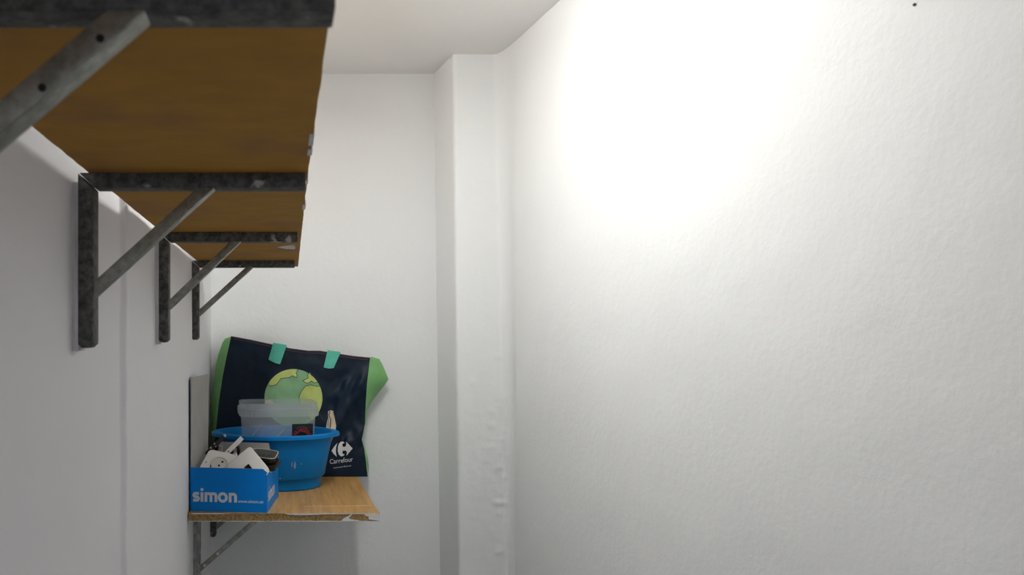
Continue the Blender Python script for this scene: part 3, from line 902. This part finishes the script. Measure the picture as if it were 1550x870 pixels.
# ------------------------------------------------------------ blue carton with electrical bits
BO = Vector((-0.2715, 2.262, Z_SH))
BA = math.radians(7.2)
BR_ = Vector((math.cos(BA), -math.sin(BA), 0)); BD = Vector((math.sin(BA), math.cos(BA), 0)); UP = Vector((0, 0, 1))
BW, BDp, BH = 0.2200, 0.236, 0.1235
def bp(r, d, z): return BO + BR_ * r + BD * d + UP * z
def carton():
    t = thing('carton', BO + BR_ * BW / 2 + BD * BDp / 2, 'open blue carton of electrical bits with white lettering, at the front of the lower shelf', 'carton')
    T = 0.0022
    def panel(name, poly, origin, u, v, n, inner=GREY_BOARD, th=T):
        """poly in (u, v); outer face at origin, thickness towards n (inside)"""
        bm = bmesh.new()
        a = [bm.verts.new(origin + u * x + v * y) for x, y in poly]
        b = [bm.verts.new(origin + u * x + v * y + n * th) for x, y in poly]
        f0 = bm.faces.new(a); f1 = bm.faces.new(list(reversed(b)))
        sides = [bm.faces.new([a[i], b[i], b[(i + 1) % len(poly)], a[(i + 1) % len(poly)]]) for i in range(len(poly))]
        bmesh.ops.recalc_face_normals(bm, faces=bm.faces[:])
        f0.material_index = 0; f1.material_index = 1
        for f in sides: f.material_index = 1
        return bm_obj(name, bm, [BLUE_BOX, inner], t)
    fr = panel('front_panel', [(0, 0), (BW, 0), (BW + 0.002, BH - 0.012), (BW - 0.012, BH - 0.0005), (0.10, BH), (-0.001, BH)], bp(0, 0, 0), BR_, UP, BD)
    sd = panel('side_panel', [(T, 0), (BDp, 0), (BDp, BH), (0.215, BH - 0.024), (0.075, BH - 0.024), (0.035, BH - 0.012), (T, BH - 0.012)], bp(BW, 0, 0), BD, UP, -BR_)
    panel('side_panel', [(T, 0), (BDp, 0), (BDp, BH), (T, BH)], bp(0, 0, 0), BD, UP, BR_)
    panel('back_panel', [(T, 0), (BW - T, 0), (BW - T, BH), (T, BH)], bp(0, BDp, 0), BR_, UP, -BD)
    tag(panel('back_flap', [(T + 0.03, 0), (BW - 0.022, 0), (BW - 0.030, 0.040), (T + 0.03, 0.041)], bp(0, BDp + 0.0, BH), BR_, UP, -BD), 'upright grey-brown cardboard flap')
    panel('base', [(T, T), (BW - T, T), (BW - T, BDp - T), (T, BDp - T)], bp(0, 0, 0), BR_, BD, UP)
    panel('inner_tray', [(T, T), (BW - T, T), (BW - T, BDp - T), (T, BDp - T)], bp(0, 0, 0.048), BR_, BD, UP)
    tag(panel('lid_flap', [(T, 0), (BDp - 0.02, 0), (BDp - 0.02, 0.2535), (T + 0.010, 0.255), (T, 0.248)], bp(-0.0005, 0, BH), BD, UP, BR_), 'tall grey lid flap standing against the left wall')
    # torn pale paper at the broken corner
    bm = bmesh.new()
    pts = [(BW + 0.0012, -0.001, BH - 0.0165), (BW + 0.003, 0.001, BH - 0.0105), (BW + 0.0030, 0.034, BH - 0.010), (BW + 0.001, 0.036, BH - 0.014), (BW + 0.001, 0.008, BH - 0.015)]
    a = [bm.verts.new(bp(*p)) for p in pts]; b = [bm.verts.new(bp(*p) - BR_ * 0.0035) for p in pts]
    bm.faces.new(a); bm.faces.new(list(reversed(b)))
    for i in range(len(pts)): bm.faces.new([a[i], b[i], b[(i + 1) % len(pts)], a[(i + 1) % len(pts)]])
    bmesh.ops.recalc_face_normals(bm, faces=bm.faces[:])
    bm_obj('torn_edge', bm, TORN, t)
    # bold rounded logo letters drawn as strokes, 1 unit = x-height
    def logo(parent, o, u, v, n, size):
        W = 0.30; L = []
        def S(p, c=False): L.append((p, c))
        arcp = lambda cx, cy, rx, ry, a0, a1, k=10: [(cx + rx * math.cos(math.radians(a0 + (a1 - a0) * i / k)), cy + ry * math.sin(math.radians(a0 + (a1 - a0) * i / k))) for i in range(k + 1)]
        # s
        S([(0.68, 0.86)] + arcp(0.32, 0.68, 0.19, 0.18, 95, 270, 8)[0:] + arcp(0.44, 0.32, 0.19, 0.18, 90, -85, 8) + [(0.04, 0.14)])
        # i
        S([(1.0, 0), (1.0, 1.0)]); S([(1.0, 1.14), (1.0, 1.42)])
        # m
        S([(1.42, 0), (1.42, 1.0)]); S([(1.42, 0.85), (1.75, 0.86)] + arcp(1.75, 0.65, 0.21, 0.21, 80, 0, 6) + [(1.96, 0)])
        S([(1.96, 0.85), (2.28, 0.86)] + arcp(2.28, 0.65, 0.21, 0.21, 80, 0, 6) + [(2.49, 0)])
        # o
        S(arcp(3.22, 0.5, 0.39, 0.40, 0, 345, 23), True)
        # n
        S([(4.0, 0), (4.0, 1.0)]); S([(4.0, 0.85), (4.35, 0.86)] + arcp(4.35, 0.63, 0.23, 0.23, 80, 0, 6) + [(4.58, 0)])
        vs = []; fs = []
        for p, c in L:
            q, qs = stroke_quads(p, W, c); b0 = len(vs)
            vs += [o + u * (x.x * size) + v * (x.y * size) + n * 0.0006 for x in q]
            fs += [tuple(b0 + i for i in f) for f in qs]
        return mesh_obj('printed_lettering', vs, fs, GREY_INK, parent)
    logo(fr, bp(0.0065, 0, 0.0268), BR_, UP, -BD, 0.0270)
    logo(sd, bp(BW, 0.022, 0.0268), BD, UP, BR_, 0.0270)
    vs, fs = text_mesh('www.simon.es', True)
    w = max(v.x for v in vs)
    mesh_obj('printed_lettering', [bp(0.1365, 0, 0.0268) + BR_ * (v.x / w * 0.073) + UP * (v.y * 0.0125) - BD * 0.0006 for v in vs], fs, URL_INK, fr)
carton()

# ---- the bits in the carton
def frame_uv(u, v):
    u = Vector(u).normalized(); v = Vector(v); v = (v - u * v.dot(u)).normalized()   # v = plate "up"
    n = u.cross(v); n = n if n.y < 0 else -n
    return u, v, n

def socket_plate():
    u, v, n = frame_uv((0.95, -0.25, -0.17), (0.30, 0.76, 0.58))
    c = P(329.5, 698.5, 2.325)
    t = thing('socket_outlet', c - UP * 0.03, 'white two-pin socket outlet tilted back in the blue carton', 'socket')
    bm = bmesh.new(); add_plate(bm, c, u, v, n, rounded_rect(0.086, 0.086, 0.012), 0.009, edge=0.0028)
    bm_obj('cover_plate', bm, PLATE, t, angle=30)
    cc = c + u * 0.006 - v * 0.006
    # round well: raised ring, recessed floor
    bm = bmesh.new(); N = 36
    rings = []
    for r, o_ in ((0.0255, 0.0002), (0.0245, 0.0030), (0.0225, 0.0034), (0.0205, 0.0008)):
        rings.append([bm.verts.new(cc + u * (r * math.cos(2 * math.pi * i / N)) + v * (r * math.sin(2 * math.pi * i / N)) + n * o_) for i in range(N)])
    for A, B in zip(rings, rings[1:]):
        for i in range(N): bm.faces.new([A[i], A[(i + 1) % N], B[(i + 1) % N], B[i]])
    bm.faces.new(rings[-1])
    bmesh.ops.recalc_face_normals(bm, faces=bm.faces[:])
    well = bm_obj('socket_well', bm, RECESS, t, angle=30)
    for s in (-1, 1):
        bm = bmesh.new(); p = cc + u * 0.006 + (u * 0.25 + v).normalized() * (0.0085 * s) + n * 0.0008
        add_cyl(bm, p, p + n * 0.0008, 0.0034, n=14)
        bm_obj('pin_hole', bm, HOLE, well)
    bm = bmesh.new(); p = c - u * 0.032 - v * 0.012
    add_cyl(bm, p, p + n * 0.0012, 0.0028, n=12); bm_obj('screw', bm, BOLT, t)
    bm = bmesh.new(); p = cc - u * 0.020 - v * 0.017
    add_frame_box(bm, p, u * 0.004 - v * 0.010, v * 0.004 + u * 0.001, n * 0.0035); bm_obj('earth_clip', bm, BLACK, t)
    bm = bmesh.new(); add_frame_box(bm, c - u * 0.024 - v * 0.024 - n * 0.034, u * 0.048, v * 0.048, n * 0.026, 0.002); bm_obj('back_body', bm, PLATE_B, t)
socket_plate()

def blank_plate():
    # square plate standing on one corner, square cable hole in the middle
    c = P(375.5, 707.8, 2.292)
    ang = math.radians(-51)
    e1 = Vector((1, 0.10, 0)).normalized(); e2 = Vector((-0.02, 0.30, 0.95)).normalized()
    u = e1 * math.cos(ang) + e2 * math.sin(ang); v = -e1 * math.sin(ang) + e2 * math.cos(ang)
    u, v, n = frame_uv(u, v)
    t = thing('blank_cover_plate', c - UP * 0.055, 'pale grey square cover plate standing on its corner, dark square hole in it', 'cover plate')
    bm = bmesh.new()
    out = rounded_rect(0.090, 0.090, 0.009); N = len(out)
    inn = rounded_rect(0.017, 0.017, 0.001); 
    def ring(pts, off, s=1): return [bm.verts.new(c + u * (x * s) + v * (y * s) + n * off) for x, y in pts]
    rb = ring(out, -0.007); rm = ring(out, -0.002); rf = ring(out, 0, 0.965); ri = ring(inn, 0); rib = ring(inn, -0.007)
    for A, B in ((rb, rm), (rm, rf), (rf, ri), (ri, rib), (rib, rb)):
        for i in range(N): bm.faces.new([A[i], A[(i + 1) % N], B[(i + 1) % N], B[i]])
    bmesh.ops.recalc_face_normals(bm, faces=bm.faces[:])
    bm_obj('plate', bm, PLATE_B, t, angle=30)
    bm = bmesh.new(); add_plate(bm, c - n * 0.0062, u, v, n, rounded_rect(0.03, 0.03, 0.002), 0.004)
    bm_obj('hole_backing', bm, HOLE, t)
    bm = bmesh.new()
    rr = [(x, y) for x, y in out]
    a = [bm.verts.new(c + u * (x * 1.0) + v * (y * 1.0) + n * -0.0022) for x, y in rr]
    b = [bm.verts.new(c + u * (x * 1.012) + v * (y * 1.012) + n * -0.0045) for x, y in rr]
    d_ = [bm.verts.new(c + u * (x * 1.0) + v * (y * 1.0) + n * -0.0068) for x, y in rr]
    for A, B in ((a, b), (b, d_)):
        for i in range(N): bm.faces.new([A[i], A[(i + 1) % N], B[(i + 1) % N], B[i]])
    bmesh.ops.recalc_face_normals(bm, faces=bm.faces[:])
    tag(bm_obj('edge_band', bm, PLATE, t, angle=40), 'white rounded edge')
blank_plate()

def rods():
    # flat white plastic strip
    a, b = P(338, 691, 2.362), P(366.5, 662.5, 2.375)
    d = (b - a).normalized(); a = a - d * 0.03
    w = d.cross(Vector((0, 1, 0))).normalized()
    t = thing('plastic_strip', a, 'white plastic strip poking up out of the carton in front of the tub rim', 'strip')
    bm = bmesh.new(); add_frame_box(bm, a - w * 0.0068, b - a, w * 0.0136, Vector((0, 0.005, 0)), 0.0012); st = bm_obj('strip_body', bm, PLATE, t)
    bm = bmesh.new(); p = a + d * 0.052 - Vector((0, 0.0012, 0)); add_cyl(bm, p, p + Vector((0, 0.002, 0)), 0.002, n=10); bm_obj('rivet_hole', bm, HOLE, t)
    # dark rod with bright metal ends
    a, b = P(318, 682, 2.415), P(340, 659.5, 2.425)
    d = (b - a).normalized()
    t = thing('metal_tipped_rod', a - d * 0.03, 'dark rod with bright metal tips at the back left of the carton', 'tool')
    bm = bmesh.new(); add_cyl(bm, a - d * 0.016, a + d * 0.020, 0.0072, n=14); bm_obj('black_collar', bm, BLACK, t)
    bm = bmesh.new(); add_cyl(bm, a + d * 0.020, b - d * 0.002, 0.0066, 0.0060, n=14); bm_obj('shaft', bm, BROWNBLK, t)
    bm = bmesh.new(); add_cyl(bm, b - d * 0.002, b + d * 0.005, 0.0052, 0.0035, n=14); bm_obj('metal_tip', bm, METAL, t)
    for px, py, r in ((319, 677.5, 0.0036), (324.5, 671.5, 0.0030), (326.5, 675.5, 0.0024)):
        c = P(px, py, 2.405); bm = bmesh.new(); bmesh.ops.create_icosphere(bm, subdivisions=2, radius=r, matrix=Matrix.Translation(c))
        bm_obj('metal_stud', bm, METAL, t, smooth=True)
    # small pale cap beside it
    c = P(333, 677, 2.43)
    bm = bmesh.new(); add_cyl(bm, c - Vector((0.004, 0, 0.05)), c + Vector((0.003, -0.006, 0.006)), 0.0085, 0.007, n=16)
    tag(bm_obj('rubber_stopper', bm, GREY_BOARD, None, angle=40), 'small dull beige stopper between the dark rod and the white strip', 'stopper')
    # black curled clip over the socket
    pts = [P(350, 692, 2.385), P(350.5, 682, 2.382), P(353, 676.5, 2.38), P(357, 674.5, 2.38), P(360.5, 677, 2.38), P(361.5, 682, 2.382), P(359.5, 688, 2.384), P(357, 696, 2.39)]
    t = thing('cable_clip', P(352, 700, 2.38), 'black curled cable clip behind the square cover plate', 'clip')
    cu = bmesh.new()
    for i in range(len(pts) - 1): add_cyl(cu, pts[i], pts[i + 1], 0.0052, 0.0052, 10)
    for p in pts[1:-1]: bmesh.ops.create_icosphere(cu, subdivisions=2, radius=0.0052, matrix=Matrix.Translation(p))
    bm_obj('clip_band', cu, BLACK, t, angle=50)
    bm = bmesh.new(); c = P(356, 687.5, 2.372); add_frame_box(bm, c - Vector((0.010, 0, 0.016)), Vector((0.011, 0, 0.010)), Vector((0.006, 0, -0.004)), Vector((0, 0.01, 0.014)), 0.001)
    bm_obj('clip_tongue', bm, PLATE, t)
rods()

def mounting_frame(px, py, D, w, dpt, rot, label, rim):
    """black socket mounting frame with a metal rim, lying in the carton"""
    c = P(px, py, D)
    u = Vector((math.cos(rot), math.sin(rot), -0.10)).normalized(); v = Vector((-math.sin(rot), math.cos(rot), 0.16)).normalized()
    n = u.cross(v).normalized()
    t = thing('mounting_frame', c - n * 0.016, label, 'frame', 'mounting frames in the carton')
    N = 40; out = rounded_rect(w, dpt, 0.018, 9); inn = rounded_rect(w * 0.66, dpt * 0.66, 0.012, 9)
    def tubular(name, mat, levels):
        bm = bmesh.new(); rr = []
        for pts, s, o_ in levels: rr.append([bm.verts.new(c + u * (x * s) + v * (y * s) + n * o_) for x, y in pts])
        k = len(out)
        for j in range(len(rr)):
            A, B = rr[j], rr[(j + 1) % len(rr)]
            for i in range(k): bm.faces.new([A[i], A[(i + 1) % k], B[(i + 1) % k], B[i]])
        bmesh.ops.recalc_face_normals(bm, faces=bm.faces[:])
        return bm_obj(name, bm, mat, t, angle=40)
    tubular('body', BLACK, [(out, 0.96, -0.001), (out, 0.96, -0.015), (inn, 0.12, -0.015), (inn, 0.12, -0.006)])
    tubular('metal_rim', rim, [(out, 1, 0), (out, 1, -0.0018), (out, 0.93, -0.0018), (out, 0.93, 0)])
    tubular('lower_lip', BROWNBLK, [(out, 0.99, -0.0065), (out, 0.99, -0.009), (inn, 1.0, -0.009), (inn, 1.0, -0.0065)])
mounting_frame(399.5, 685.8, 2.382, 0.082, 0.082, math.radians(-10), 'black mounting frame with beige metal rim, upper one of two at the carton corner', BEIGE)
mounting_frame(401.5, 697.5, 2.37, 0.082, 0.085, math.radians(-14), 'all black mounting frame, lower one of two at the carton corner', BROWNBLK)

# ------------------------------------------------------------ nail stub in the right wall
y = 1.168; p = Vector((xright(y), y, EYE + 497 * y / F))
bm = bmesh.new()
add_cyl(bm, p + Vector((0.004, 0, 0)), p + Vector((-0.0022, 0, 0)), 0.0016, n=10); add_cyl(bm, p + Vector((-0.002, 0, 0)), p + Vector((-0.0032, 0, 0)), 0.0024, 0.002, n=12)
tag(bm_obj('nail', bm, simple('rusty_nail', (0.08, 0.07, 0.065, 1), 0.7)), 'tiny dark nail high up in the bare right wall', 'nail')
